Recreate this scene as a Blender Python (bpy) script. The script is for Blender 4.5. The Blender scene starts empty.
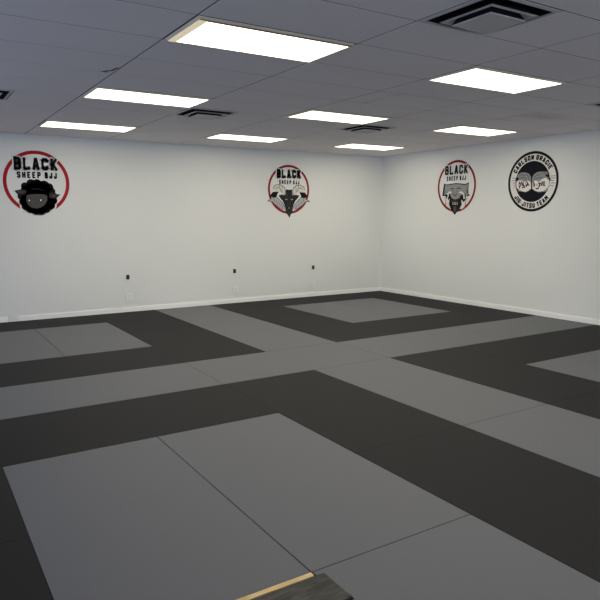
import bpy, bmesh, math, random
from mathutils import Vector, Matrix
random.seed(7)
S = bpy.context.scene
COL = S.collection

# ------------------------------------------------------------------ helpers
def link(name, me, parent=None):
    o = bpy.data.objects.new(name, me)
    COL.objects.link(o)
    if parent is not None:
        o.parent = parent
    return o

def obj(name, bm, mat, parent=None, loc=None, smooth=False, recalc=True):
    me = bpy.data.meshes.new(name)
    if recalc:
        bmesh.ops.recalc_face_normals(bm, faces=bm.faces)
    bm.to_mesh(me)
    bm.free()
    for m in (mat if isinstance(mat, (list, tuple)) else [mat]):
        me.materials.append(m)
    if smooth:
        for p in me.polygons:
            p.use_smooth = True
    o = link(name, me, parent)
    if loc is not None:
        o.location = loc
    return o

def tag(o, label, cat, group=None):
    o['label'] = label
    o['category'] = cat
    if group:
        o['group'] = group
    return o

def thing(name, label, cat, loc, rot=None, group=None):
    o = link(name, None)
    o.location = loc
    if rot is not None:
        o.rotation_euler = rot
    o.empty_display_size = 0.1
    return tag(o, label, cat, group)

def struct(o):
    o['kind'] = 'structure'
    return o

def box(bm, x0, x1, y0, y1, z0, z1, mi=0):
    vs = [bm.verts.new((x, y, z)) for z in (z0, z1) for y in (y0, y1) for x in (x0, x1)]
    for f in ((0, 2, 3, 1), (4, 5, 7, 6), (0, 1, 5, 4), (2, 6, 7, 3), (0, 4, 6, 2), (1, 3, 7, 5)):
        bm.faces.new([vs[i] for i in f]).material_index = mi
    return vs

def prism(bm, pts, z0, z1, mi=0):
    a = [bm.verts.new((x, y, z0)) for x, y in pts]
    b = [bm.verts.new((x, y, z1)) for x, y in pts]
    n = len(pts)
    bm.faces.new(a[::-1]).material_index = mi
    bm.faces.new(b).material_index = mi
    for i in range(n):
        bm.faces.new((a[i], a[(i + 1) % n], b[(i + 1) % n], b[i])).material_index = mi

def square_ring(bm, loops):
    """loops: list of (half_x, half_y, z); skins consecutive rectangles"""
    rows = []
    for hx, hy, z in loops:
        rows.append([bm.verts.new(p) for p in ((-hx, -hy, z), (hx, -hy, z), (hx, hy, z), (-hx, hy, z))])
    for a, b in zip(rows, rows[1:]):
        for i in range(4):
            bm.faces.new((a[i], a[(i + 1) % 4], b[(i + 1) % 4], b[i]))
    return rows

def bevel_all(bm, w, seg=1):
    bmesh.ops.bevel(bm, geom=list(bm.edges), offset=w, segments=seg, affect='EDGES', profile=0.6)

# ------------------------------------------------------------------ materials
def mat(name, color, rough=0.6, spec=0.5, noise=None, bump=None, emit=None, metallic=0.0):
    """noise=(scale, amount) value variation; bump=(scale, strength, distance)"""
    m = bpy.data.materials.new(name)
    m.use_nodes = True
    nt = m.node_tree
    b = nt.nodes['Principled BSDF']
    b.inputs['Base Color'].default_value = (*color, 1)
    b.inputs['Roughness'].default_value = rough
    b.inputs['Specular IOR Level'].default_value = spec
    b.inputs['Metallic'].default_value = metallic
    tc = nt.nodes.new('ShaderNodeTexCoord')
    if noise:
        n = nt.nodes.new('ShaderNodeTexNoise')
        n.inputs['Scale'].default_value = noise[0]
        n.inputs['Detail'].default_value = 4
        nt.links.new(tc.outputs['Object'], n.inputs['Vector'])
        r = nt.nodes.new('ShaderNodeMapRange')
        r.inputs['To Min'].default_value = 1 - noise[1]
        r.inputs['To Max'].default_value = 1 + noise[1]
        nt.links.new(n.outputs['Fac'], r.inputs['Value'])
        v = nt.nodes.new('ShaderNodeVectorMath')
        v.operation = 'SCALE'
        v.inputs[0].default_value = color
        nt.links.new(r.outputs['Result'], v.inputs['Scale'])
        nt.links.new(v.outputs['Vector'], b.inputs['Base Color'])
    if bump:
        n2 = nt.nodes.new('ShaderNodeTexNoise')
        n2.inputs['Scale'].default_value = bump[0]
        n2.inputs['Detail'].default_value = 3
        nt.links.new(tc.outputs['Object'], n2.inputs['Vector'])
        bp = nt.nodes.new('ShaderNodeBump')
        bp.inputs['Strength'].default_value = bump[1]
        bp.inputs['Distance'].default_value = bump[2]
        nt.links.new(n2.outputs['Fac'], bp.inputs['Height'])
        nt.links.new(bp.outputs['Normal'], b.inputs['Normal'])
    if emit:
        b.inputs['Emission Color'].default_value = (*emit[0], 1)
        b.inputs['Emission Strength'].default_value = emit[1]
    return m

M_wall = mat('white_wall_paint', (0.795, 0.808, 0.79), 0.75, 0.25, noise=(1.3, 0.012), bump=(180, 0.08, 0.002))
M_base = mat('white_trim_paint', (0.95, 0.945, 0.92), 0.45, 0.5, noise=(3, 0.01))
M_floor = mat('concrete_floor', (0.05, 0.05, 0.052), 0.7, 0.3, noise=(6, 0.2))
M_grey = mat('grey_mat_vinyl', (0.123, 0.1285, 0.141), 0.62, 0.3, noise=(2.2, 0.03), bump=(350, 0.12, 0.001))
M_black = mat('black_mat_vinyl', (0.0152, 0.0156, 0.0170), 0.7, 0.16, noise=(2.2, 0.05), bump=(350, 0.12, 0.001))
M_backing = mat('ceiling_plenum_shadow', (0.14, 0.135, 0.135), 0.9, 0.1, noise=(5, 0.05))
M_grid = mat('ceiling_grid_enamel', (0.55, 0.55, 0.56), 0.5, 0.3, noise=(5, 0.03))
M_enamel = mat('light_frame_enamel', (0.78, 0.72, 0.6), 0.45, 0.4, noise=(8, 0.02))
M_vent = mat('vent_grey_enamel', (0.52, 0.51, 0.52), 0.5, 0.4, noise=(7, 0.08))
M_duct_shade = mat('dark_duct_and_blade_shade', (0.012, 0.012, 0.02), 0.8, 0.2, noise=(9, 0.2))  # dark duct lining, also the painted shade on the vent blades
M_blackp = mat('black_plastic', (0.02, 0.02, 0.02), 0.5, 0.4, noise=(40, 0.1))
M_plate = mat('white_plate_plastic', (0.84, 0.84, 0.82), 0.35, 0.5, noise=(20, 0.01))
M_slot = mat('dark_slot', (0.05, 0.05, 0.05), 0.6, 0.3, noise=(20, 0.05))
# emblem paints
P_brown = mat('brown_emblem_paint', (0.06, 0.025, 0.02), 0.8, 0.08, noise=(20, .1))
P_red = mat('red_emblem_paint', (0.36, 0.018, 0.025), 0.8, 0.08, noise=(12, 0.08))
P_red2 = mat('dark_red_emblem_paint', (0.26, 0.02, 0.022), 0.8, 0.08, noise=(12, 0.08))
P_black = mat('black_emblem_paint', (0.012, 0.012, 0.014), 0.8, 0.08, noise=(12, 0.1))
P_navy = mat('blue_black_wool_paint', (0.010, 0.010, 0.016), 0.8, 0.08, noise=(25, 0.12))
P_char = mat('charcoal_emblem_paint', (0.03, 0.032, 0.033), 0.8, 0.08, noise=(20, 0.15))
P_dgrey = mat('dark_grey_emblem_paint', (0.075, 0.075, 0.072), 0.8, 0.08, noise=(20, 0.08))
P_ear = mat('dusky_pink_ear_paint', (0.09, 0.05, 0.058), 0.8, 0.08, noise=(20, 0.1))
P_mgrey = mat('mid_grey_emblem_paint', (0.25, 0.26, 0.27), 0.8, 0.08, noise=(30, 0.12))
P_lgrey = mat('light_grey_emblem_paint', (0.45, 0.46, 0.48), 0.8, 0.08, noise=(30, 0.12))
P_white = mat('white_emblem_paint', (0.80, 0.78, 0.75), 0.8, 0.08, noise=(20, 0.03))
P_cream = mat('cream_emblem_paint', (0.72, 0.70, 0.62), 0.8, 0.08, noise=(20, 0.05))
P_wolf = mat('wolf_grey_emblem_paint', (0.30, 0.31, 0.30), 0.8, 0.08, noise=(40, 0.2))

def ceiling_material():
    m = mat('acoustic_ceiling_tile', (0.80, 0.765, 0.785), 0.9, 0.1, noise=(1.1, 0.03), bump=(120, 0.25, 0.003))
    nt = m.node_tree
    b = nt.nodes['Principled BSDF']
    src = b.inputs['Base Color'].links[0].from_socket
    tc = nt.nodes['Texture Coordinate']
    # an old brownish water stain on the tiles near the right wall
    mp = nt.nodes.new('ShaderNodeMapping')
    mp.inputs['Location'].default_value = (1.6 / 0.42, 4.98 / 0.2, 0)
    mp.inputs['Scale'].default_value = (1 / 0.42, 1 / 0.2, 0)
    nt.links.new(tc.outputs['Object'], mp.inputs['Vector'])
    ns = nt.nodes.new('ShaderNodeTexNoise')
    ns.inputs['Scale'].default_value = 4
    nt.links.new(tc.outputs['Object'], ns.inputs['Vector'])
    ln = nt.nodes.new('ShaderNodeVectorMath')
    ln.operation = 'LENGTH'
    nt.links.new(mp.outputs['Vector'], ln.inputs[0])
    ad = nt.nodes.new('ShaderNodeMath')
    ad.operation = 'ADD'
    nt.links.new(ln.outputs['Value'], ad.inputs[0])
    nt.links.new(ns.outputs['Fac'], ad.inputs[1])
    rr = nt.nodes.new('ShaderNodeMapRange')
    rr.inputs['From Min'].default_value = 0.6
    rr.inputs['From Max'].default_value = 1.7
    rr.inputs['To Min'].default_value = 0.45
    rr.inputs['To Max'].default_value = 0.0
    nt.links.new(ad.outputs['Value'], rr.inputs['Value'])
    mx = nt.nodes.new('ShaderNodeMix')
    mx.data_type = 'RGBA'
    nt.links.new(rr.outputs['Result'], mx.inputs['Factor'])
    nt.links.new(src, mx.inputs['A'])
    mx.inputs['B'].default_value = (0.36, 0.33, 0.30, 1)
    nt.links.new(mx.outputs['Result'], b.inputs['Base Color'])
    return m
M_ceil = ceiling_material()

LIGHT = 10.2
def diffuser_material():
    m = bpy.data.materials.new('glowing_light_diffuser')
    m.use_nodes = True
    nt = m.node_tree
    b = nt.nodes['Principled BSDF']
    b.inputs['Base Color'].default_value = (0.8, 0.8, 0.76, 1)
    b.inputs['Roughness'].default_value = 0.4
    tc = nt.nodes.new('ShaderNodeTexCoord')
    sp = nt.nodes.new('ShaderNodeSeparateXYZ')
    nt.links.new(tc.outputs['Object'], sp.inputs[0])
    # three fluorescent tubes behind the lens: brighter bands along its length
    mu = nt.nodes.new('ShaderNodeMath'); mu.operation = 'MULTIPLY'
    mu.inputs[1].default_value = 2 * math.pi / 0.185
    nt.links.new(sp.outputs['Y'], mu.inputs[0])
    cs = nt.nodes.new('ShaderNodeMath'); cs.operation = 'COSINE'
    nt.links.new(mu.outputs[0], cs.inputs[0])
    r = nt.nodes.new('ShaderNodeMapRange')
    r.inputs['From Min'].default_value = -1
    r.inputs['To Min'].default_value = 0.0
    r.inputs['To Max'].default_value = 1.0
    nt.links.new(cs.outputs[0], r.inputs['Value'])
    mx = nt.nodes.new('ShaderNodeMix'); mx.data_type = 'RGBA'
    mx.inputs['A'].default_value = (0.95, 0.85, 0.64, 1)
    mx.inputs['B'].default_value = (1.0, 0.945, 0.80, 1)
    nt.links.new(r.outputs['Result'], mx.inputs['Factor'])
    nt.links.new(mx.outputs['Result'], b.inputs['Emission Color'])
    b.inputs['Emission Strength'].default_value = LIGHT
    return m
M_diff = diffuser_material()

M_endp = mat('beige_lens_end', (0.75, 0.66, 0.48), 0.4, 0.3, noise=(9, .03), emit=((0.85, 0.72, 0.48), 0.5))
M_rail = mat('brown_rail_enamel', (0.25, 0.17, 0.10), 0.5, 0.3, noise=(9, .03))
def wood_material(name, c0, c1, scale, rough, axis_scale):
    m = mat(name, c0, rough, 0.4)
    nt = m.node_tree
    b = nt.nodes['Principled BSDF']
    tc = nt.nodes['Texture Coordinate']
    mp = nt.nodes.new('ShaderNodeMapping')
    mp.inputs['Scale'].default_value = axis_scale
    nt.links.new(tc.outputs['Object'], mp.inputs['Vector'])
    n = nt.nodes.new('ShaderNodeTexNoise')
    n.inputs['Scale'].default_value = scale
    n.inputs['Detail'].default_value = 6
    n.inputs['Distortion'].default_value = 0.6
    nt.links.new(mp.outputs['Vector'], n.inputs['Vector'])
    cr = nt.nodes.new('ShaderNodeValToRGB')
    cr.color_ramp.elements[0].position = 0.35
    cr.color_ramp.elements[1].position = 0.68
    cr.color_ramp.elements[0].color = (*c0, 1)
    cr.color_ramp.elements[1].color = (*c1, 1)
    nt.links.new(n.outputs['Fac'], cr.inputs['Fac'])
    nt.links.new(cr.outputs['Color'], b.inputs['Base Color'])
    return m
M_dwood = wood_material('dark_weathered_wood', (0.022, 0.021, 0.018), (0.075, 0.072, 0.062), 5, 0.65, (2, 9, 2))
M_pine = wood_material('pale_pine_wood', (0.60, 0.40, 0.15), (0.78, 0.58, 0.27), 6, 0.5, (2, 14, 14))

def pane_material():
    m = bpy.data.materials.new('clear_window_pane')
    m.use_nodes = True
    nt = m.node_tree
    nt.nodes.remove(nt.nodes['Principled BSDF'])
    out = nt.nodes['Material Output']
    t = nt.nodes.new('ShaderNodeBsdfTransparent')
    g = nt.nodes.new('ShaderNodeBsdfGlossy'); g.inputs['Roughness'].default_value = 0.02
    f = nt.nodes.new('ShaderNodeFresnel'); f.inputs['IOR'].default_value = 1.45
    mx = nt.nodes.new('ShaderNodeMixShader')
    nt.links.new(f.outputs[0], mx.inputs[0]); nt.links.new(t.outputs[0], mx.inputs[1]); nt.links.new(g.outputs[0], mx.inputs[2])
    nt.links.new(mx.outputs[0], out.inputs['Surface'])
    return m
M_pane = pane_material()
M_alu = mat('dark_window_metal', (0.05, 0.05, 0.055), 0.4, 0.5, noise=(10, 0.05))

# ------------------------------------------------------------------ room
HC = 2.7304                      # ceiling above the mats
SUB = -0.04                      # sub-floor: the mats are 4 cm thick
XL, YF = -11.6, -12.9            # left wall and front (added window) wall
TX, TY = 1.18382, 0.59606        # ceiling module
OX, OY = -6.70011, -1.00482
def gx(k): return OX + TX * k
def gy(j): return OY - TY * j

bm = bmesh.new()
box(bm, XL - .2, 0.2, YF - .2, 0.2, SUB - 0.15, SUB)
# raised flooring level with the mats in the parts of the room away from them
box(bm, XL, -8.860, YF, -0.02, SUB, -0.002)
box(bm, -8.860, -7.860, -4.83, -0.02, SUB, -0.002)
box(bm, -8.860, -7.860, YF, -8.845, SUB, -0.002)
box(bm, -7.860, -6.86, YF, -8.09, SUB, -0.002)
box(bm, -6.86, -5.86, YF, -9.84, SUB, -0.002)
box(bm, -5.85, -0.02, YF, -8.84, SUB, -0.002)
box(bm, -2.846, -0.02, -8.84, -7.84, SUB, -0.002)
box(bm, -0.85, -0.02, -7.84, -6.84, SUB, -0.002)
struct(obj('floor', bm, M_floor))

def wall(name, x0, x1, y0, y1):
    bm = bmesh.new()
    box(bm, x0, x1, y0, y1, SUB, HC + 0.12)
    return struct(obj(name, bm, M_wall))
wall('wall_back', XL - .15, 0.15, 0.0, 0.15)
wall('wall_right', 0.0, 0.15, YF, 0.0)
LY0, LY1, LZ0, LZ1 = -7.4, -2.2, 0.3, 2.3                # added shop window in the left wall, outside the frame, for daylight
bm = bmesh.new()
box(bm, XL - .15, XL, YF, LY0, SUB, HC + .12)
box(bm, XL - .15, XL, LY1, 0, SUB, HC + .12)
box(bm, XL - .15, XL, LY0, LY1, SUB, LZ0)
box(bm, XL - .15, XL, LY0, LY1, LZ1, HC + .12)
struct(obj('wall_left', bm, M_wall))
bm = bmesh.new()
for i in range(4):
    y = LY0 + (LY1 - LY0) * i / 3
    box(bm, XL - .1, XL - .04, max(LY0, y - .03), min(LY1, y + .03), LZ0, LZ1)
for z in (LZ0, LZ1 - .06):
    box(bm, XL - .1, XL - .04, LY0, LY1, z, z + .06)
win2 = struct(obj('added_window_2', bm, M_alu))
bm = bmesh.new()
box(bm, XL - .075, XL - .068, LY0, LY1, LZ0, LZ1)
obj('pane', bm, M_pane, win2)
# front wall (behind the camera) with a wide shop window added for daylight
WX0, WX1, WZ0, WZ1 = -11.2, -1.2, 0.25, 2.35
bm = bmesh.new()
box(bm, XL - .15, WX0, YF - .15, YF, SUB, HC + .12)
box(bm, WX1, 0.15, YF - .15, YF, SUB, HC + .12)
box(bm, WX0, WX1, YF - .15, YF, SUB, WZ0)
box(bm, WX0, WX1, YF - .15, YF, WZ1, HC + .12)
struct(obj('wall_front', bm, M_wall))
bm = bmesh.new()
n = 5
for i in range(n + 1):
    x = WX0 + (WX1 - WX0) * i / n
    box(bm, max(WX0, x - .03), min(WX1, x + .03), YF - .1, YF - .04, WZ0, WZ1)
for z in (WZ0, WZ1 - .06):
    box(bm, WX0, WX1, YF - .1, YF - .04, z, z + .06)
win = struct(obj('added_window_1', bm, M_alu))
bm = bmesh.new()
box(bm, WX0, WX1, YF - .075, YF - .068, WZ0, WZ1)
obj('pane', bm, M_pane, win)

# baseboards
def baseboard(name, segs, axis):
    bm = bmesh.new()
    for a, b in segs:
        if axis == 'x':
            box(bm, a, b, -0.013, 0.0, SUB, 0.062)
            box(bm, a, b, -0.008, 0.0, 0.062, 0.076)
        else:
            box(bm, -0.013, 0.0, a, b, SUB, 0.062)
            box(bm, -0.008, 0.0, a, b, 0.062, 0.076)
    return struct(obj(name, bm, M_base))
baseboard('baseboard_back', [(XL, -7.08), (-6.93, -0.0001)], 'x')
baseboard('baseboard_right', [(YF, -0.013)], 'y')
# the patched gap in the back baseboard
bm = bmesh.new()
prism(bm, [(-7.08, 0), (-7.08, -.006), (-7.045, -.010), (-6.965, -.010), (-6.93, -.006), (-6.93, 0)], SUB, 0.085)
for v in bm.verts:
    if v.co.z > 0 and -7.05 < v.co.x < -6.96:
        v.co.z += 0.035
struct(obj('trim_1', bm, M_wall))

# ------------------------------------------------------------------ ceiling
lights = [(0, 8), (2, 8), (0, 4), (2, 4), (4, 4), (0, 0), (2, 0), (4, 0)]
vents = [(1, 10), (1, 3), (3, 3), (-1, 3), (4, 8)]
bm = bmesh.new()
G = 0.0062
xs = [XL] + [gx(k) for k in range(-4, 6)] + [0.0]
ks = [-5] + list(range(-4, 6))
jmax = int((OY - YF) / TY)
ys = [0.0] + [gy(j) for j in range(-1, jmax + 1)] + [YF]
js = [-2] + list(range(-1, jmax + 1))
def tile(x0, x1, y1, y0, dz=0.0, tilt=0.0):
    if x1 - x0 < 0.02 or y1 - y0 < 0.02:
        return
    z = HC + dz
    box(bm, x0 + G, x1 - G, y0 + G, y1 - G, z, z + 0.015, 0)
for xi, k in enumerate(ks):
    x0, x1 = xs[xi], xs[xi + 1]
    if x0 < XL - 1e-6:
        x0 = XL
    for yi, j in enumerate(js):
        y1, y0 = ys[yi], ys[yi + 1]
        if (k, j) in lights:
            continue
        dz = 0.0
        if (k, j) in vents:
            tile(x0 + TX / 2, x1, y1, y0)
        elif (k, j) == (2, 6):
            tile(x0, -4.058, y1, y0)          # a tile cut in two with an open joint
            tile(-4.046, x1, y1, y0)
        else:
            tile(x0, x1, y1, y0, dz)
ceil = struct(obj('ceiling', bm, M_ceil))
# backing above the tiles, open where vents and lights sit
bm = bmesh.new()
box(bm, XL - .15, 0.15, YF - .15, 0.15, HC + 0.12, HC + 0.2)
obj('plenum_deck', bm, M_backing, ceil)
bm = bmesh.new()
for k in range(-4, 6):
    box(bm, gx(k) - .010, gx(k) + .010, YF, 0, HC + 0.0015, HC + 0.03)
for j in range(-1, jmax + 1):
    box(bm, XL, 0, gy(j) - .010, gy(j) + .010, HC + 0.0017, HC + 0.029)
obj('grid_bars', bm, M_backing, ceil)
# chipped corner of one tile
bm = bmesh.new()
pts = [(-6.80, -4.60), (-6.765, -4.585), (-6.75, -4.64), (-6.725, -4.66), (-6.715, -4.76), (-6.69, -4.81), (-6.735, -4.79), (-6.745, -4.69), (-6.775, -4.655)]
prism(bm, pts, HC - 0.0015, HC - 0.0005)
o = obj('chipped_corner', bm, M_slot, ceil)
o['label'] = 'dark chipped corner of a ceiling tile'

# ------------------------------------------------------------------ ceiling lights
def troffer(k, j, label, drop=0.010):
    cx, cy = gx(k) + TX / 2, gy(j) - TY / 2
    t = thing('ceiling_light', label, 'ceiling light', (cx, cy, HC), None, 'recessed ceiling lights')
    hx, hy = TX / 2 - 0.012, TY / 2 - 0.012
    bm = bmesh.new()
    square_ring(bm, [(hx, hy, 0.06), (hx, hy, -0.002), (hx - .004, hy - .004, -0.002 - .3 * drop), (hx - .012 - .4 * drop, hy - .012 - .4 * drop, -drop),
                     (hx - .020 - .4 * drop, hy - .020 - .4 * drop, -drop), (hx - .020 - .4 * drop, hy - .020 - .4 * drop, 0.02)])
    obj('frame', bm, M_enamel, t)
    bm = bmesh.new()
    dx, dy = hx - .0202 - .4 * drop, hy - .0202 - .4 * drop
    box(bm, -dx, dx, -dy, dy, -drop + 0.002, -drop + 0.010)
    obj('diffuser', bm, M_diff, t)
    if drop > .014:                      # the lens end of this light shows as a beige strip
        bm = bmesh.new()
        box(bm, -dx - .012, -dx + .040, -dy - .010, dy + .010, -drop - .002, -drop + 0.004)
        bevel_all(bm, .001)
        e = obj('end_panel', bm, M_endp, t)
        e['label'] = 'dimly glowing beige end panel'
        bm = bmesh.new()
        box(bm, -dx - .012, dx + .012, -dy - .014, -dy + .004, -drop - .0015, -drop + 0.004)
        bevel_all(bm, .001)
        e = obj('side_rail', bm, M_rail, t)
        e['label'] = 'brown side rail'
    return t
for (k, j), lab, dr in zip(lights, [
    'large bright ceiling light nearest the camera, its left end framed in beige',
    'bright ceiling light high at the right, just beyond the near square vent',
    'bright ceiling light second from the back in the leftmost row of lights',
    'bright ceiling light in the middle of the room, its far edge by a dark vent',
    'small ceiling light nearest the right wall, above the open-jawed animal emblem',
    'small ceiling light at the far left, near the back wall above the woolly sheep emblem',
    'small ceiling light near the back wall, between the two round emblems of that wall',
    'small ceiling light close to the far corner of the room'],
    [0.016, .012, .012, .012, .010, .010, .010, .010]):
    troffer(k, j, lab, dr)

# ------------------------------------------------------------------ ceiling vents
def vent(k, j, label):
    cx, cy = gx(k) + TX / 4, gy(j) - TY / 2
    t = thing('ceiling_vent', label, 'ceiling vent', (cx, cy, HC), None, 'square ceiling vents')
    h = TX / 4 - 0.006
    bm = bmesh.new()
    square_ring(bm, [(h, h, 0.015), (h, h, -0.005), (h - .022, h - .022, -0.009), (h - .025, h - .025, 0.0)])
    obj('frame', bm, M_vent, t)
    bm = bmesh.new()
    rows = square_ring(bm, [(h - .025, h - .025, 0.0), (h - .05, h - .05, 0.09)])
    bm.faces.new(rows[-1])
    obj('duct', bm, M_duct_shade, t)
    def cone(name, a, zl, up, wd):
        bm = bmesh.new()
        square_ring(bm, [(a - wd, a - wd, zl + up), (a, a, zl)])           # upper face of the sloping blade, its shade put into the colour
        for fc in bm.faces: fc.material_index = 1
        square_ring(bm, [(a, a, zl), (a - .022, a - .022, zl - .004), (a - wd - .012, a - wd - .012, zl + up)])
        obj(name, bm, [M_vent, M_duct_shade], t, recalc=False)
    cone('outer_louver', .204, -.020, .055, .075)
    bm = bmesh.new()
    square_ring(bm, [(.095, .095, .05), (.150, .150, -.040)])
    for fc in bm.faces: fc.material_index = 1  # plate's outer slope coloured dark as if in shade
    rows = square_ring(bm, [(.150, .150, -.040), (.147, .147, -.046)])
    bm.faces.new(rows[-1])
    obj('center_plate', bm, [M_vent, M_duct_shade], t, recalc=False)
    return t
for (k, j), lab in zip(vents, [
    'square stepped ceiling vent nearest the camera, at the top edge of the picture',
    'dark square ceiling vent just beyond the light second from back in the left row',
    'dark square ceiling vent just beyond the middle light, near the far corner',
    'ceiling vent cut off by the left edge of the picture',
    'ceiling vent cut off by the right edge of the picture']):
    vent(k, j, lab)

# ------------------------------------------------------------------ floor mats
A0, B0 = 0.85222, 0.83088
def cx_(i): return -0.016 if i == 0 else -(A0 + i - 1)      # grid line i to the left of the right wall
def ry_(i): return -0.016 if i == 0 else -(B0 + i - 1)
GAP = 0.0022
def mat_piece(c0, c1, r0, r1, colour, label, group=None, outline=None):
    bm = bmesh.new()
    if outline:
        X = sum(p[0] for p in outline) / len(outline); Y = sum(p[1] for p in outline) / len(outline)
        prism(bm, [(x - X, y - Y) for x, y in outline], SUB + .0005, 0)
    else:
        xa, xb, ya, yb = cx_(c1), cx_(c0), ry_(r1), ry_(r0)
        X, Y = (xa + xb) / 2, (ya + yb) / 2
        g = GAP if colour == 'g' else 0.0009
        hx, hy = (xb - xa) / 2 - g, (yb - ya) / 2 - g
        box(bm, -hx, hx, -hy, hy, SUB + .0005, 0)
    es = [e for e in bm.edges if all(v.co.z > -0.001 for v in e.verts)]
    bmesh.ops.bevel(bm, geom=es, offset=0.003 if colour == 'g' else 0.0014, segments=2, affect='EDGES', profile=0.5)
    o = obj('floor_mat', bm, M_grey if colour == 'g' else M_black, None, (X, Y, 0))
    return tag(o, label, 'floor mat', group or ('grey floor mats' if colour == 'g' else 'black floor mats'))
MATS = [
    # grey crossing bands
    (4, 6, 4, 5, 'g', 'grey floor mat where the two long grey bands cross, centre of the room'),
    (6, 8, 4, 5, 'g', 'grey floor mat of the crosswise band, running out at the left picture edge'),
    (2, 4, 4, 5, 'g', 'grey floor mat of the crosswise band, directly right of the crossing'),
    (0, 2, 4, 5, 'g', 'grey floor mat ending the crosswise band against the right wall'),
    (4, 5, 2, 4, 'g', 'long grey floor mat just behind the crossing of the grey bands'),
    (4, 5, 0, 2, 'g', 'grey floor mat of the lengthwise band against the back wall baseboard'),
    (4, 5, 5, 7, 'g', 'long grey floor mat just in front of the crossing, leading to the right'),
    (4, 5, 7, 9, 'g', 'grey floor mat of the lengthwise band cut by the right picture edge, near the camera'),
    # grey squares
    (1, 2, 1, 3, 'g', 'right half of the grey mat square in the far corner'),
    (2, 3, 1, 3, 'g', 'left half of the grey mat square in the far corner'),
    (6, 7, 1, 3, 'g', 'right half of the grey mat square at the far left, below the wall emblem'),
    (7, 8, 1, 3, 'g', 'left half of the grey mat square at the far left, cut by the picture edge'),
    (6, 7, 6, 8, 'g', 'grey mat of the big front square, its far right piece with a pointed back corner'),
    (7, 8, 6, 8, 'g', 'grey mat of the big front square, its left piece along the yellow wood strip'),
    (2, 3, 6, 8, 'g', 'grey mat at the right picture edge, surrounded by black mats'),
    (1, 2, 6, 8, 'g', 'grey mat sliver at the far right edge behind its larger grey neighbour'),
    # black borders
    (5, 6, 0, 2, 'b', 'black mat against the back wall, left of the lengthwise grey band'),
    (5, 6, 2, 4, 'b', 'black mat left of the grey mat behind the crossing, touching the crosswise band'),
    (5, 6, 5, 7, 'b', 'black mat in front of the crossing, between the big grey square and grey band'),
    (5, 6, 7, 9, 'b', 'black mat at the lower right picture edge beside the front grey square'),
    (3, 4, 0, 2, 'b', 'black mat against the back wall, right of the lengthwise grey band'),
    (3, 4, 2, 4, 'b', 'black mat in front of the left corner of the far corner square'),
    (3, 4, 5, 7, 'b', 'black mat in front of the crosswise band, left of the right edge grey mat'),
    (3, 4, 7, 9, 'b', 'black mat cut by the right picture edge, in front of the right grey mat'),
    (1, 3, 0, 1, 'b', 'black mat strip along the back wall behind the far corner square'),
    (1, 3, 3, 4, 'b', 'black mat strip between the far corner square and the crosswise grey band'),
    (1, 3, 5, 6, 'b', 'black mat strip between the crosswise band and the right edge grey mat'),
    (0, 1, 0, 2, 'b', 'black mat in the far corner along the right wall'),
    (0, 1, 2, 4, 'b', 'black mat along the right wall, just behind the end of the crosswise band'),
    (0, 1, 5, 7, 'b', 'black mat along the right wall, in front of the end of the crosswise band'),
    (6, 8, 0, 1, 'b', 'thin black mat strip along the back wall under the woolly sheep emblem'),
    (6, 8, 3, 4, 'b', 'black mat strip between the far left grey square and the crosswise band'),
    (6, 8, 5, 6, 'b', 'black mat strip between the crosswise band and the big front grey square'),
    (8, 9, 5, 7, 'b', 'black mat at the left picture edge beside the back corner of the front square'),
    (8, 9, 7, 9, 'b', 'black mat in the lower left corner of the picture'),
]
for m_ in MATS:
    mat_piece(*m_)
STX, STY0, STY1 = -6.808, -7.863, -8.068       # right edge, far edge, near edge of the wooden step
xr = cx_(6) - GAP
mat_piece(0, 0, 0, 0, 'g', 'grey mat at the bottom picture edge, right of the dark wooden step', None,
          [(xr, ry_(8) - GAP), (xr, -9.83), (-6.852 + .0022, -9.83), (-6.852 + .0022, -8.088), (STX + .003, -8.088), (STX + .003, STY0 + .002),
           (-6.848, STY0 + .002), (-6.848, ry_(8) - GAP)])

# ------------------------------------------------------------------ wooden step at the bottom of the picture
t = thing('wooden_step', 'dark weathered wooden step with a yellow wood strip, at the bottom edge among grey mats', 'step', (-7.33, -7.97, SUB))
def loc_box(bm, x0, x1, y0, y1, z0, z1):
    box(bm, x0 + 7.33, x1 + 7.33, y0 + 7.97, y1 + 7.97, z0 - SUB, z1 - SUB)
bm = bmesh.new()
loc_box(bm, -7.846, STX, STY1, STY0, SUB, 0.001)
bevel_all(bm, 0.003, 2)
obj('board', bm, M_dwood, t)
bm = bmesh.new()
loc_box(bm, -7.846, -6.858, STY0 + .001, -7.8345, SUB, 0.004)
bevel_all(bm, 0.002, 2)
o = obj('edge_strip', bm, M_pine, t)
o['label'] = 'yellow pale wood edge strip'
bm = bmesh.new()
loc_box(bm, STX - .020, STX + .0015, STY1 + .001, STY1 + .022, SUB + .005, 0.0035)
bevel_all(bm, 0.003, 2)
o = obj('corner_cap', bm, M_blackp, t)
o['label'] = 'small black corner cap'

# ------------------------------------------------------------------ wall fittings (back wall)
def wall_jack(x, z, label):
    t = thing('wall_jack', label, 'wall jack', (x, -0.0005, z), None, 'small dark wall jacks')
    bm = bmesh.new()
    box(bm, -.026, .026, -.010, 0, -.036, .036)
    bevel_all(bm, 0.004, 2)
    obj('housing', bm, M_blackp, t)
    bm = bmesh.new()
    bmesh.ops.create_cone(bm, cap_ends=True, segments=14, radius1=.011, radius2=.009, depth=.022,
                          matrix=Matrix.Translation((-.004, -.021, .012)) @ Matrix.Rotation(math.pi / 2, 4, 'X'))
    obj('connector', bm, M_slot, t)
    return t
wall_jack(-5.275, .569, 'small dark jack on the back wall, leftmost of three')
wall_jack(-3.356, .573, 'small dark jack on the back wall, middle one of three')
wall_jack(-1.677, .562, 'small dark jack on the back wall, one nearest the room corner')

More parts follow.
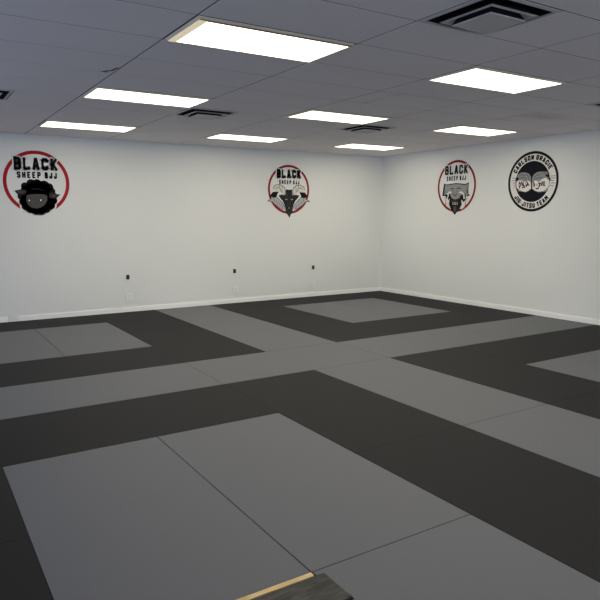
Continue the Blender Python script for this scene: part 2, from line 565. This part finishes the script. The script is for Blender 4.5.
def wall_outlet(x, z, label):
    t = thing('wall_outlet', label, 'outlet', (x, -0.0005, z), None, 'white wall outlets')
    bm = bmesh.new()
    box(bm, -.058, .058, -.012, 0, -.06, .06)
    bevel_all(bm, 0.004, 2)
    obj('cover_plate', bm, M_plate, t)
    for s in (-1, 1):
        bm = bmesh.new()
        pts = [(math.cos(a) * .018, math.sin(a) * .015) for a in [i * math.pi / 8 for i in range(16)]]
        prism(bm, pts, 0.0118, 0.0140)
        for v in bm.verts:
            v.co = Vector((v.co.x, -v.co.z, v.co.y + s * .024))
        r = obj('receptacle', bm, M_plate, t)
        bm = bmesh.new()
        for sx in (-.007, .007):
            box(bm, sx - .0016, sx + .0016, -.0146, -.0138, s * .024 - .004, s * .024 + .006)
        obj('slots', bm, M_slot, r)
    return t
wall_outlet(-5.269, .235, 'white outlet plate low on the back wall, leftmost of three')
wall_outlet(-3.341, .235, 'white outlet plate low on the back wall, middle one of three')
wall_outlet(-1.690, .225, 'white outlet plate low on the back wall, one nearest the room corner')

# ------------------------------------------------------------------ emblems painted on the walls
# flat shapes in a local frame: u to the right, v up, w out of the wall
class Flat:
    def __init__(self): self.bm = bmesh.new()
    def poly(self, pts, w):
        vs = [self.bm.verts.new((u, -w, v)) for u, v in pts]
        f = self.bm.faces.new(vs)
        bmesh.ops.triangulate(self.bm, faces=[f])
    def disc(self, cu, cv, r, w, rv=None, n=48, rot=0.0):
        rv = r if rv is None else rv
        c, s = math.cos(rot), math.sin(rot)
        self.poly([(cu + r * math.cos(a) * c - rv * math.sin(a) * s, cv + r * math.cos(a) * s + rv * math.sin(a) * c)
                   for a in [2 * math.pi * i / n for i in range(n)]], w)
    def arc(self, cu, cv, r0, r1, a0, a1, w, n=64):
        n = max(4, int(abs(a1 - a0) / 360 * n * 1.5))
        A = [math.radians(a0 + (a1 - a0) * i / n) for i in range(n + 1)]
        for a, b in zip(A, A[1:]):
            vs = [self.bm.verts.new((cu + r * math.cos(t), -w, cv + r * math.sin(t))) for r, t in ((r0, a), (r1, a), (r1, b), (r0, b))]
            self.bm.faces.new(vs)
    def stroke(self, pts, th, w, closed=False, taper=None):
        if closed: pts = list(pts) + [pts[0]]
        n = len(pts) - 1
        for i, ((x0, y0), (x1, y1)) in enumerate(zip(pts, pts[1:])):
            dx, dy = x1 - x0, y1 - y0
            L = math.hypot(dx, dy)
            if L < 1e-6: continue
            dx, dy = dx / L, dy / L
            e = th * 0.25
            t0 = t1 = th
            if taper: t0, t1 = th * (1 - taper * i / n), th * (1 - taper * (i + 1) / n)
            q = [(x0 - dx * e - dy * t0 / 2, y0 - dy * e + dx * t0 / 2), (x0 - dx * e + dy * t0 / 2, y0 - dy * e - dx * t0 / 2),
                 (x1 + dx * e + dy * t1 / 2, y1 + dy * e - dx * t1 / 2), (x1 + dx * e - dy * t1 / 2, y1 + dy * e + dx * t1 / 2)]
            vs = [self.bm.verts.new((u, -w, v)) for u, v in q]
            self.bm.faces.new(vs)
    def done(self, name, m, parent):
        for f in self.bm.faces:
            f.normal_update()
            if f.normal.y > 0: f.normal_flip()
        return obj(name, self.bm, m, parent, recalc=False)

GL = {
 'A': [[(0, 0), (.40, 1), (.60, 1), (1, 0)], [(.16, .32), (.84, .32)]],
 'B': [[(0, 0), (0, 1), (.78, 1), (.96, .88), (.96, .64), (.80, .52), (0, .52)], [(.80, .52), (1, .40), (1, .12), (.80, 0), (0, 0)]],
 'C': [[(1, .70), (1, .86), (.80, 1), (.20, 1), (0, .86), (0, .14), (.20, 0), (.80, 0), (1, .14), (1, .30)]],
 'E': [[(1, 1), (0, 1), (0, 0), (1, 0)], [(0, .5), (.8, .5)]],
 'G': [[(1, .72), (1, .86), (.80, 1), (.20, 1), (0, .86), (0, .14), (.20, 0), (.80, 0), (1, .14), (1, .45), (.6, .45)]],
 'H': [[(0, 0), (0, 1)], [(1, 0), (1, 1)], [(0, .5), (1, .5)]],
 'I': [[(.5, 0), (.5, 1)]],
 'J': [[(1, 1), (1, .15), (.8, 0), (.2, 0), (0, .15), (0, .32)]],
 'K': [[(0, 0), (0, 1)], [(0, .40), (1, 1)], [(.30, .58), (1, 0)]],
 'L': [[(0, 1), (0, 0), (1, 0)]],
 'M': [[(0, 0), (0, 1), (.5, .4), (1, 1), (1, 0)]],
 'N': [[(0, 0), (0, 1), (1, 0), (1, 1)]],
 'O': [[(.2, 0), (0, .14), (0, .86), (.2, 1), (.8, 1), (1, .86), (1, .14), (.8, 0), (.2, 0)]],
 'P': [[(0, 0), (0, 1), (.8, 1), (1, .87), (1, .60), (.8, .46), (0, .46)]],
 'R': [[(0, 0), (0, 1), (.8, 1), (1, .87), (1, .62), (.8, .50), (0, .50)], [(.5, .5), (1, 0)]],
 'S': [[(1, .78), (1, .87), (.82, 1), (.18, 1), (0, .87), (0, .66), (.18, .54), (.82, .46), (1, .34), (1, .13), (.82, 0), (.18, 0), (0, .13), (0, .22)]],
 'T': [[(0, 1), (1, 1)], [(.5, 0), (.5, 1)]],
 'U': [[(0, 1), (0, .14), (.2, 0), (.8, 0), (1, .14), (1, 1)]],
 '-': [[(.15, .48), (.85, .48)]],
}
SERIF = {'B': [(-.07, 1, .3, 1), (-.07, 0, .3, 0)], 'L': [(-.07, 1, .18, 1), (-.07, 0, .2, 0), (1, 0, 1, .2)],
         'A': [(-.07, 0, .16, 0), (.84, 0, 1.07, 0)], 'K': [(-.07, 1, .16, 1), (-.07, 0, .16, 0), (.9, 1, 1.05, 1), (.88, 0, 1.06, 0)], 'C': []}
WID = {'I': .42, '-': .55, ' ': .30, 'M': 1.2}
def text_flat(F, s, u0, u1, v0, v1, th, w, gap, serif=False, halo=0.0):
    """lettering set between u0..u1 and v0..v1 (outside edges of the strokes)"""
    ws = [WID.get(c, 1.0) for c in s]
    n = len(s)
    unit = ((u1 - u0) - gap * (n - 1)) / sum(ws)
    x = u0
    for c, wc in zip(s, ws):
        cw = unit * wc
        if c in GL:
            W, H = cw - th, (v1 - v0) - th
            f = lambda p: (x + th / 2 + p[0] * W, v0 + th / 2 + p[1] * H)
            for pl in GL[c]:
                F.stroke([f(p) for p in pl], th + halo, w)
            if serif:
                for a in SERIF.get(c, []):
                    F.stroke([f(a[:2]), f(a[2:])], th * .75 + halo, w)
        x += cw + gap
def text_arc(F, s, a0, a1, r0, r1, th, w, gap):
    """lettering along an arc from angle a0 to a1 (degrees); r0 is the letter foot, r1 its head"""
    ws = [WID.get(c, 1.0) for c in s]
    rm = (r0 + r1) / 2
    total = math.radians(abs(a1 - a0)) * rm
    unit = (total - gap * (len(s) - 1)) / sum(ws)
    sg = 1 if a1 > a0 else -1
    x = 0
    for c, wc in zip(s, ws):
        cw = unit * wc
        if c in GL:
            H = abs(r1 - r0) - th
            def f(p):
                a = math.radians(a0) + sg * (x + th / 2 + p[0] * (cw - th)) / rm
                r = r0 + (1 if r1 > r0 else -1) * (th / 2 + p[1] * H)
                return (r * math.cos(a), r * math.sin(a))
            for pl in GL[c]:
                q = []
                for A, B in zip(pl, pl[1:]):
                    q.append(f(A))
                q.append(f(pl[-1]))
                F.stroke(q, th, w)
        x += cw + gap

W1, W2, W3, W4, W5 = .0015, .0030, .0045, .0060, .0075
def emblem_root(label, x, y, z, rotz):
    return thing('wall_emblem', label, 'wall emblem', (x, y, z), (0, 0, rotz), 'round wall emblems')
def each(name, m, parent, pieces):
    for pc in pieces:                       # (pts, w) filled or (pts, w, thickness[, taper]) stroke
        F = Flat()
        if len(pc) == 2: F.poly(pc[0], pc[1])
        else: F.stroke(pc[0], pc[2], pc[1], taper=pc[3] if len(pc) > 3 else None)
        F.done(name, m, parent)
def mirror(pts): return [(-u, v) for u, v in pts]

def sheep_words(t, bu0, bu1, bv0, bv1, su0, su1, sv0, sv1, bt, st):
    F = Flat(); text_flat(F, 'BLACK', bu0, bu1, bv0, bv1, bt, W2 + .0006, .026, True, halo=.034); F.done('title_outline', M_wall, t)
    F = Flat(); text_flat(F, 'BLACK', bu0, bu1, bv0, bv1, bt, W3, .026, True); F.done('title_lettering', P_black, t)
    sw = su1 - su0
    F = Flat(); text_flat(F, 'SHEEP', su0, su0 + sw * .59, sv0, sv1, st, W3, .020); F.done('subtitle_word', P_black, t)
    F = Flat(); text_flat(F, 'BJJ', su0 + sw * .69, su1, sv0, sv1, st, W3, .020); F.done('subtitle_word', P_black, t)

# ---- emblem 1: round woolly sheep
t = emblem_root('round red ring emblem with a woolly black sheep face, left on the back wall', -6.570, 0, 2.045, 0)
F = Flat(); R1, R0 = .460, .410
F.arc(0, 0, R0, R1, 0, 360, W1)
F.done('ring', P_red, t)
sheep_words(t, -.303, .300, .176, .358, -.268, .285, .058, .152, .034, .0215)
def L1(x, y):                     # coordinates read off a 54 x 42 px enlargement of the emblem
    X, Y = x / 11.11 * 7.5 + 75, y / 11.11 * 7.5 + 270
    v = (317 - Y) / 517 + (X - 271) * 5e-5
    return ((X - 268) / 542 - .016 + .0565 * v, v)
def wool(F, cs, w):
    for x, y, r in cs:
        u, v = L1(x, y)
        F.disc(u, v, r, w, n=28)
WOOL = [(165, 110, .052), (235, 85, .066), (300, 85, .066), (380, 105, .072), (435, 125, .06), (180, 160, .075), (455, 175, .065), (310, 170, .16),
        (130, 225, .055), (150, 285, .058), (175, 335, .058), (225, 370, .058), (285, 380, .056), (345, 380, .058), (405, 370, .06), (455, 330, .062),
        (480, 275, .062), (490, 225, .05), (300, 290, .185), (225, 280, .13), (400, 270, .14)]
F = Flat()
wool(F, [(x, y, q + (.022 if y > 300 else 0)) for x, y, q in WOOL], W2 - .0008)
for x in (270, 330): F.disc(L1(x, 0)[0], -.440, .05, W2 - .0008)
F.done('white_outline', M_wall, t)
F = Flat()
wool(F, WOOL, W2)
hd = F.done('sheep_head', P_navy, t)
hd['label'] = 'woolly blue-black sheep head'
each('ear', P_char, hd, [([L1(*p) for p in q], W3) for q in (
    [(52, 160), (95, 152), (140, 145), (185, 165), (175, 200), (130, 205), (85, 200)],
    [(565, 207), (520, 205), (480, 185), (440, 190), (440, 240), (490, 258), (530, 240)])])
each('inner_ear', P_ear, hd, [([L1(*p) for p in q], W4) for q in (
    [(75, 168), (120, 160), (160, 172), (150, 190), (105, 192)],
    [(520, 218), (490, 205), (460, 212), (470, 238), (500, 240)])])
F = Flat()
F.poly([L1(*p) for p in [(185, 215), (215, 205), (300, 200), (385, 205), (415, 225), (412, 280), (385, 325), (340, 355), (290, 362), (240, 352), (200, 318), (180, 275)]], W4)
F.done('face', P_dgrey, hd)
for x in (212, 342):
    F = Flat(); u, v = L1(x, 272); F.disc(u, v, .022, W5, .017, n=16); F.done('pupil', P_black, hd)
    F = Flat(); F.disc(u, v + .002, .011, W5 + .001, n=12); F.done('eye_glint', P_white, hd)

# ---- emblem 2: horned ram
t = emblem_root('red ring emblem with a horned black ram head, right part of the back wall', -2.213, 0, 2.030, 0)
F = Flat(); R1, R0 = .446, .404
F.arc(0, 0, R0, R1, 0, 360, W1)
F.done('ring', P_red2, t)
sheep_words(t, -.262, .262, .205, .362, -.212, .226, .094, .168, .031, .017)
def L2(x, y):                     # from the 48 x 42 px enlargement
    X, Y = x / 12.5 * 8.571 + 85.7, y / 12.5 * 8.571 + 214.3
    return ((X - 287) / 396, (297 - Y) / 470)
def pair(name, m, parent, pts, w, th=None, taper=None):
    P = [L2(*p) for p in pts]
    for q in (P, mirror(P)):
        each(name, m, parent, [(q, w) if th is None else (q, w, th, taper)])
F = Flat()
half = [(300, 125), (255, 120), (262, 150), (245, 195), (205, 185), (165, 195), (180, 225), (215, 265), (240, 320), (250, 375), (252, 410), (275, 440), (300, 480)]
F.poly([L2(*p) for p in half] + [(-u, v) for u, v in [L2(*p) for p in half[1:-1]][::-1]], W2)
hd = F.done('ram_head', P_char, t)
hd['label'] = 'black ram head with a pointed beard'
pair('horn_curl', P_cream, hd, [(100, 120), (110, 80), (150, 62), (200, 68), (240, 100), (248, 150), (235, 195), (205, 180), (195, 150), (165, 150), (120, 158)], W3)
pair('horn_outline', P_char, hd, [(98, 122), (110, 80), (150, 62), (200, 68), (240, 100), (250, 150), (235, 197)], W4, .010)
pair('horn_outline', P_char, hd, [(195, 150), (180, 110), (150, 95), (125, 115)], W4, .008)
pair('horn_outline', P_char, hd, [(215, 80), (205, 120), (205, 165)], W4, .007)
pair('horn_outline', P_char, hd, [(175, 66), (178, 100)], W4, .007)
pair('horn_dark', P_black, hd, [(62, 220), (70, 185), (95, 155), (160, 150), (160, 165), (140, 185), (138, 215), (100, 222)], W3)  # outer part of the horn, drawn black
pair('horn_tip', P_lgrey, hd, [(60, 245), (85, 228), (140, 218), (165, 240), (205, 285), (240, 340), (246, 375), (215, 372), (170, 350), (120, 310), (85, 272), (50, 270), (30, 268)], W3)
pair('tip_outline', P_char, hd, [(28, 268), (60, 246), (100, 226), (142, 216), (168, 240), (206, 285), (242, 340)], W4, .009)
pair('tip_outline', P_char, hd, [(30, 268), (84, 274), (120, 311), (170, 352), (215, 374)], W4, .009)
for k in range(4):
    pair('tip_outline', P_char, hd, [(105 + 32 * k, 235 + 26 * k), (120 + 30 * k, 285 + 24 * k)], W4, .006)
pair('eye_glint', P_lgrey, hd, [(245, 236), (272, 243), (268, 254), (250, 250)], W4)
pair('eye_glint', P_lgrey, hd, [(285, 352), (300, 356), (300, 350)], W4, .009)
pair('fur_line', P_dgrey, hd, [(262, 150), (275, 200), (280, 260), (278, 330), (292, 345)], W3 + .0006, .010)
pair('fur_line', P_dgrey, hd, [(268, 375), (285, 420), (298, 460)], W3 + .0006, .012)

# ---- emblem 3: open-jawed animal
t = emblem_root('red ring emblem with a grey open-jawed animal head, on the right wall nearer the corner', 0, -2.040, 2.060, -math.pi / 2)
F = Flat(); R1, R0 = .452, .410
F.arc(0, 0, R0, R1, 0, 360, W1)
F.done('ring', P_red2, t)
sheep_words(t, -.276, .262, .206, .364, -.230, .222, .096, .178, .031, .017)
def L3(x, y):                     # from the 42 x 42 px enlargement
    X, Y = x / 14.286 * 8.571 + 102.9, y / 14.286 * 8.571 + 240
    v = (309.5 - .0584 * (X - 271) - Y) / 496
    return ((X - 271) / 363 + .008 - .0435 * v, v)
F = Flat()
F.poly([L3(*p) for p in [(98, 80), (140, 92), (205, 82), (265, 72), (330, 75), (400, 85), (455, 62), (450, 110), (432, 160), (435, 215), (472, 240), (430, 262), (415, 240),
                         (410, 300), (385, 345), (345, 300), (330, 270), (300, 305), (260, 318), (215, 300), (190, 280), (160, 330), (135, 300), (120, 262), (72, 262), (100, 240), (118, 215), (115, 150)]], W2)
hd = F.done('animal_head', P_black, t)
hd['label'] = 'grey animal head with open black jaws'
F = Flat()
F.poly([L3(*p) for p in [(110, 96), (145, 106), (205, 96), (265, 86), (330, 90), (400, 100), (444, 80), (436, 110), (420, 160), (424, 218), (450, 242), (415, 245), (390, 215), (360, 208), (338, 250),
                         (300, 300), (255, 308), (215, 295), (188, 240), (165, 212), (135, 235), (95, 252), (112, 235), (128, 215), (126, 150)]], W3)
F.done('face', P_wolf, hd)
F = Flat()
F.poly([L3(*p) for p in [(185, 268), (215, 300), (258, 312), (305, 300), (345, 262), (352, 330), (355, 380), (330, 430), (300, 470), (255, 532), (215, 480), (190, 430), (170, 380)]], W3)
F.done('open_mouth', P_black, hd)
each('tongue', P_dgrey, hd, [([L3(*p) for p in [(240, 410), (262, 400), (285, 420), (280, 465), (256, 500), (235, 465)]], W4)])
each('tongue', P_dgrey, hd, [([L3(*p) for p in [(215, 325), (300, 325), (305, 345), (212, 345)]], W4)])
for x in (320, 345):
    each('gum', P_brown, hd, [([L3(x, 310), L3(x - 4, 365)], W4, .022)])
for x in (190, 210):
    each('gum', P_brown, hd, [([L3(x, 310), L3(x + 4, 350)], W4, .014)])
for x in (230, 250, 270, 290):
    each('fang', P_white, hd, [([L3(x, 350), L3(x, 385)], W4, .010)])
each('fang', P_white, hd, [([L3(150, 235), L3(185, 200), L3(205, 215)], W4, .030)])
each('fang', P_white, hd, [([L3(320, 205), L3(360, 205), L3(385, 235), L3(390, 290)], W4, .030)])
each('fang', P_white, hd, [([L3(165, 240), L3(150, 300), L3(165, 345)], W4, .020)])
each('fang', P_white, hd, [([L3(110, 275), L3(130, 340), L3(165, 410), L3(190, 445)], W2 - .0007, .045, .6)])
each('fang', P_white, hd, [([L3(430, 275), L3(410, 340), L3(380, 410), L3(350, 440)], W2 - .0007, .045, .6)])
F = Flat()
F.poly([L3(*p) for p in [(225, 215), (255, 208), (295, 215), (300, 232), (262, 268), (228, 235)]], W4)
F.done('nose', P_mgrey, hd)
each('face_line', P_black, hd, [([L3(195, 160), L3(230, 148), L3(245, 160)], W4, .014)])
each('face_line', P_black, hd, [([L3(285, 155), L3(310, 142), L3(345, 145)], W4, .014)])
each('face_line', P_black, hd, [([L3(232, 232), L3(262, 262), L3(292, 228)], W5, .010)])
each('face_line', P_black, hd, [([L3(245, 195), L3(205, 205), L3(200, 235)], W4, .007)])
each('face_line', P_black, hd, [([L3(285, 195), L3(325, 200), L3(330, 230)], W4, .007)])
each('face_line', P_black, hd, [([L3(112, 285), L3(125, 350), L3(128, 400)], W4, .008)])
each('face_line', P_black, hd, [([L3(425, 285), L3(400, 380)], W4, .008)])
each('red_streak', P_red2, hd, [([L3(120, 360), L3(128, 410)], W4, .008)])
each('red_streak', P_red2, hd, [([L3(408, 350), L3(412, 400)], W4, .008)])

# ---- emblem 4: two bulldogs
t = emblem_root('round black and white emblem with two bulldog heads, right wall nearest the picture edge', 0, -3.625, 2.068, -math.pi / 2)
F = Flat(); F.disc(0, 0, .425, W1 * .6, n=80); F.done('white_band', P_white, t)
F = Flat(); F.arc(0, 0, .420, .460, 0, 360, W2); F.done('ring', P_black, t)
F = Flat(); F.disc(-.004, 0, .312, W2, n=72); F.done('black_disc', P_navy, t)
F = Flat(); text_arc(F, 'CARLSON GRACIE', 156, 29, .328, .408, .021, W3, .013); F.done('upper_lettering', P_black, t)
F = Flat(); text_arc(F, 'JIU-JITSU TEAM', 215, 320, .408, .330, .019, W3, .011); F.done('lower_lettering', P_black, t)
def L4(x, y):                     # from the 50 x 50 px enlargement
    X, Y = x * .7143 + 85.7, y * .7143 + 171.4
    v = (310.3 - .056 * (X - 290) - Y) / 564
    return ((X - 288) / 466 + .019 - .0586 * v, v)
dogs = [
  dict(head=[(78, 150), (95, 108), (140, 84), (185, 84), (230, 100), (252, 135), (258, 200), (258, 285), (225, 312), (190, 328), (140, 318), (80, 315), (110, 300), (78, 275), (70, 215)],
       face=[(76, 210), (95, 185), (140, 180), (175, 200), (215, 180), (250, 205), (255, 280), (220, 308), (185, 322), (140, 312), (100, 295), (78, 265)],
       ear=[(62, 175), (80, 140), (108, 148), (105, 168), (80, 195)],
       marks=[[(112, 205), (128, 230), (120, 265)], [(140, 195), (150, 240), (175, 250)], [(205, 190), (215, 230), (200, 255)], [(150, 270), (185, 262)], [(190, 240), (230, 235)], [(160, 205), (165, 250)]],
       reds=[[(118, 195), (108, 240), (118, 285)], [(130, 215), (165, 215)], [(222, 215), (235, 245)], [(185, 205), (190, 225)]],
       lines=[[(110, 120), (150, 110), (180, 125)], [(195, 105), (225, 135), (235, 175)], [(120, 150), (170, 145), (205, 165)]],
       spikes=[[(30, 152), (72, 156)], [(26, 185), (66, 188)], [(32, 214), (64, 214)], [(36, 244), (64, 240)], [(40, 275), (70, 262)]]),
  dict(head=[(272, 140), (295, 105), (330, 82), (375, 76), (445, 78), (450, 95), (420, 105), (452, 130), (475, 180), (470, 240), (448, 285), (445, 312), (400, 318), (345, 325), (295, 308), (268, 285), (268, 205)],
       face=[(275, 205), (310, 180), (350, 200), (390, 165), (430, 150), (466, 185), (466, 235), (440, 280), (400, 308), (345, 318), (298, 302), (272, 278)],
       ear=[(420, 110), (455, 118), (485, 165), (478, 195), (460, 150), (430, 132)],
       marks=[[(350, 215), (360, 245), (345, 262)], [(385, 195), (400, 235), (415, 245)], [(410, 190), (405, 215)], [(285, 205), (300, 235), (290, 260)], [(315, 280), (345, 278)], [(370, 210), (385, 245)]],
       reds=[[(345, 205), (375, 230)], [(415, 205), (418, 240)], [(280, 235), (300, 250)], [(330, 225), (322, 245)]],
       lines=[[(290, 150), (320, 120), (365, 115)], [(300, 175), (345, 150), (390, 145)], [(390, 92), (430, 95)]],
       spikes=[[(482, 132), (540, 128)], [(490, 155), (545, 152)], [(486, 182), (522, 184)], [(484, 212), (532, 212)], [(476, 240), (512, 246)]]),
]
for d in dogs:
    F = Flat(); F.poly([L4(*p) for p in d['head']], W3); hd = F.done('bulldog_head', P_mgrey, t)
    F = Flat(); F.poly([L4(*p) for p in d['face']], W4); F.done('face', P_white, hd)
    F = Flat(); F.poly([L4(*p) for p in d['ear']], W4 + .0005); F.done('ear', P_black, hd)
    for s in d['marks']: each('face_mark', P_black, hd, [([L4(*p) for p in s], W5, .019)])
    for s in d['reds']: each('red_mark', P_red2, hd, [([L4(*p) for p in s], W5 + .0004, .011)])
    for s in d['lines']: each('wrinkle', P_char, hd, [([L4(*p) for p in s], W4 + .0003, .007)])
    for s in d['spikes']: each('collar_spike', P_black, hd, [([L4(*p) for p in s], W4, .007)])

# ------------------------------------------------------------------ lighting
w = bpy.data.worlds.new('World')
S.world = w
w.use_nodes = True
bg = w.node_tree.nodes['Background']
bg.inputs['Color'].default_value = (0.62, 0.76, 1.0, 1)
bg.inputs['Strength'].default_value = 1.0
def area(name, loc, sx, sy, power, color, rot=(0, 0, 0)):
    l = bpy.data.lights.new(name, 'AREA')
    l.shape = 'RECTANGLE'; l.size = sx; l.size_y = sy; l.energy = power; l.color = color
    o = bpy.data.objects.new(name, l); COL.objects.link(o); o.location = loc; o.rotation_euler = rot
    return o
PW = 18
for k, j in [(0, 12), (2, 12), (4, 12)]:  # added lamps out of view, brightening the near part of the room
    area('added_fill_lamp', (gx(k) + TX / 2, gy(j) - TY / 2, HC - .02), 1.12, .54, PW, (1, .94, .80))
# added area light standing in for daylight at the unseen shop window
area('added_window_fill', ((WX0 + WX1) / 2, YF + .03, (WZ0 + WZ1) / 2), WX1 - WX0 - .2, WZ1 - WZ0 - .2, 60, (0.85, 0.9, 1.0), (math.radians(90), 0, 0))
area('added_side_fill', (XL + .03, (LY0 + LY1) / 2, (LZ0 + LZ1) / 2), LZ1 - LZ0 - .2, LY1 - LY0 - .2, 55, (0.55, 0.66, 1.0), (0, math.radians(-90), 0))  # added cool area light standing in for daylight from the left

# ------------------------------------------------------------------ camera
f, pitch, yaw, cx, cy, ch, roll = 619.39028, 0.13579, 0.5623, -8.2457, -9.95157, 1.5548, -0.00171
Fv = Vector((math.sin(yaw) * math.cos(pitch), math.cos(yaw) * math.cos(pitch), -math.sin(pitch)))
Rv = Vector((math.cos(yaw), -math.sin(yaw), 0))
Uv = Rv.cross(Fv)
c, s = math.cos(roll), math.sin(roll)
Rv, Uv = c * Rv + s * Uv, c * Uv - s * Rv
cam = bpy.data.cameras.new('Camera')
cam.sensor_width = 36
cam.lens = f / 600 * 36
co = bpy.data.objects.new('Camera', cam)
COL.objects.link(co)
co.matrix_world = Matrix(((Rv.x, Uv.x, -Fv.x, cx), (Rv.y, Uv.y, -Fv.y, cy), (Rv.z, Uv.z, -Fv.z, ch), (0, 0, 0, 1)))
S.camera = co
S.view_settings.view_transform = 'Standard'
S.view_settings.look = 'None'
S.view_settings.exposure = 0.15
S.cycles.max_bounces = 10
S.cycles.diffuse_bounces = 6
S.cycles.use_denoising = True
S.cycles.sample_clamp_direct = 2.5
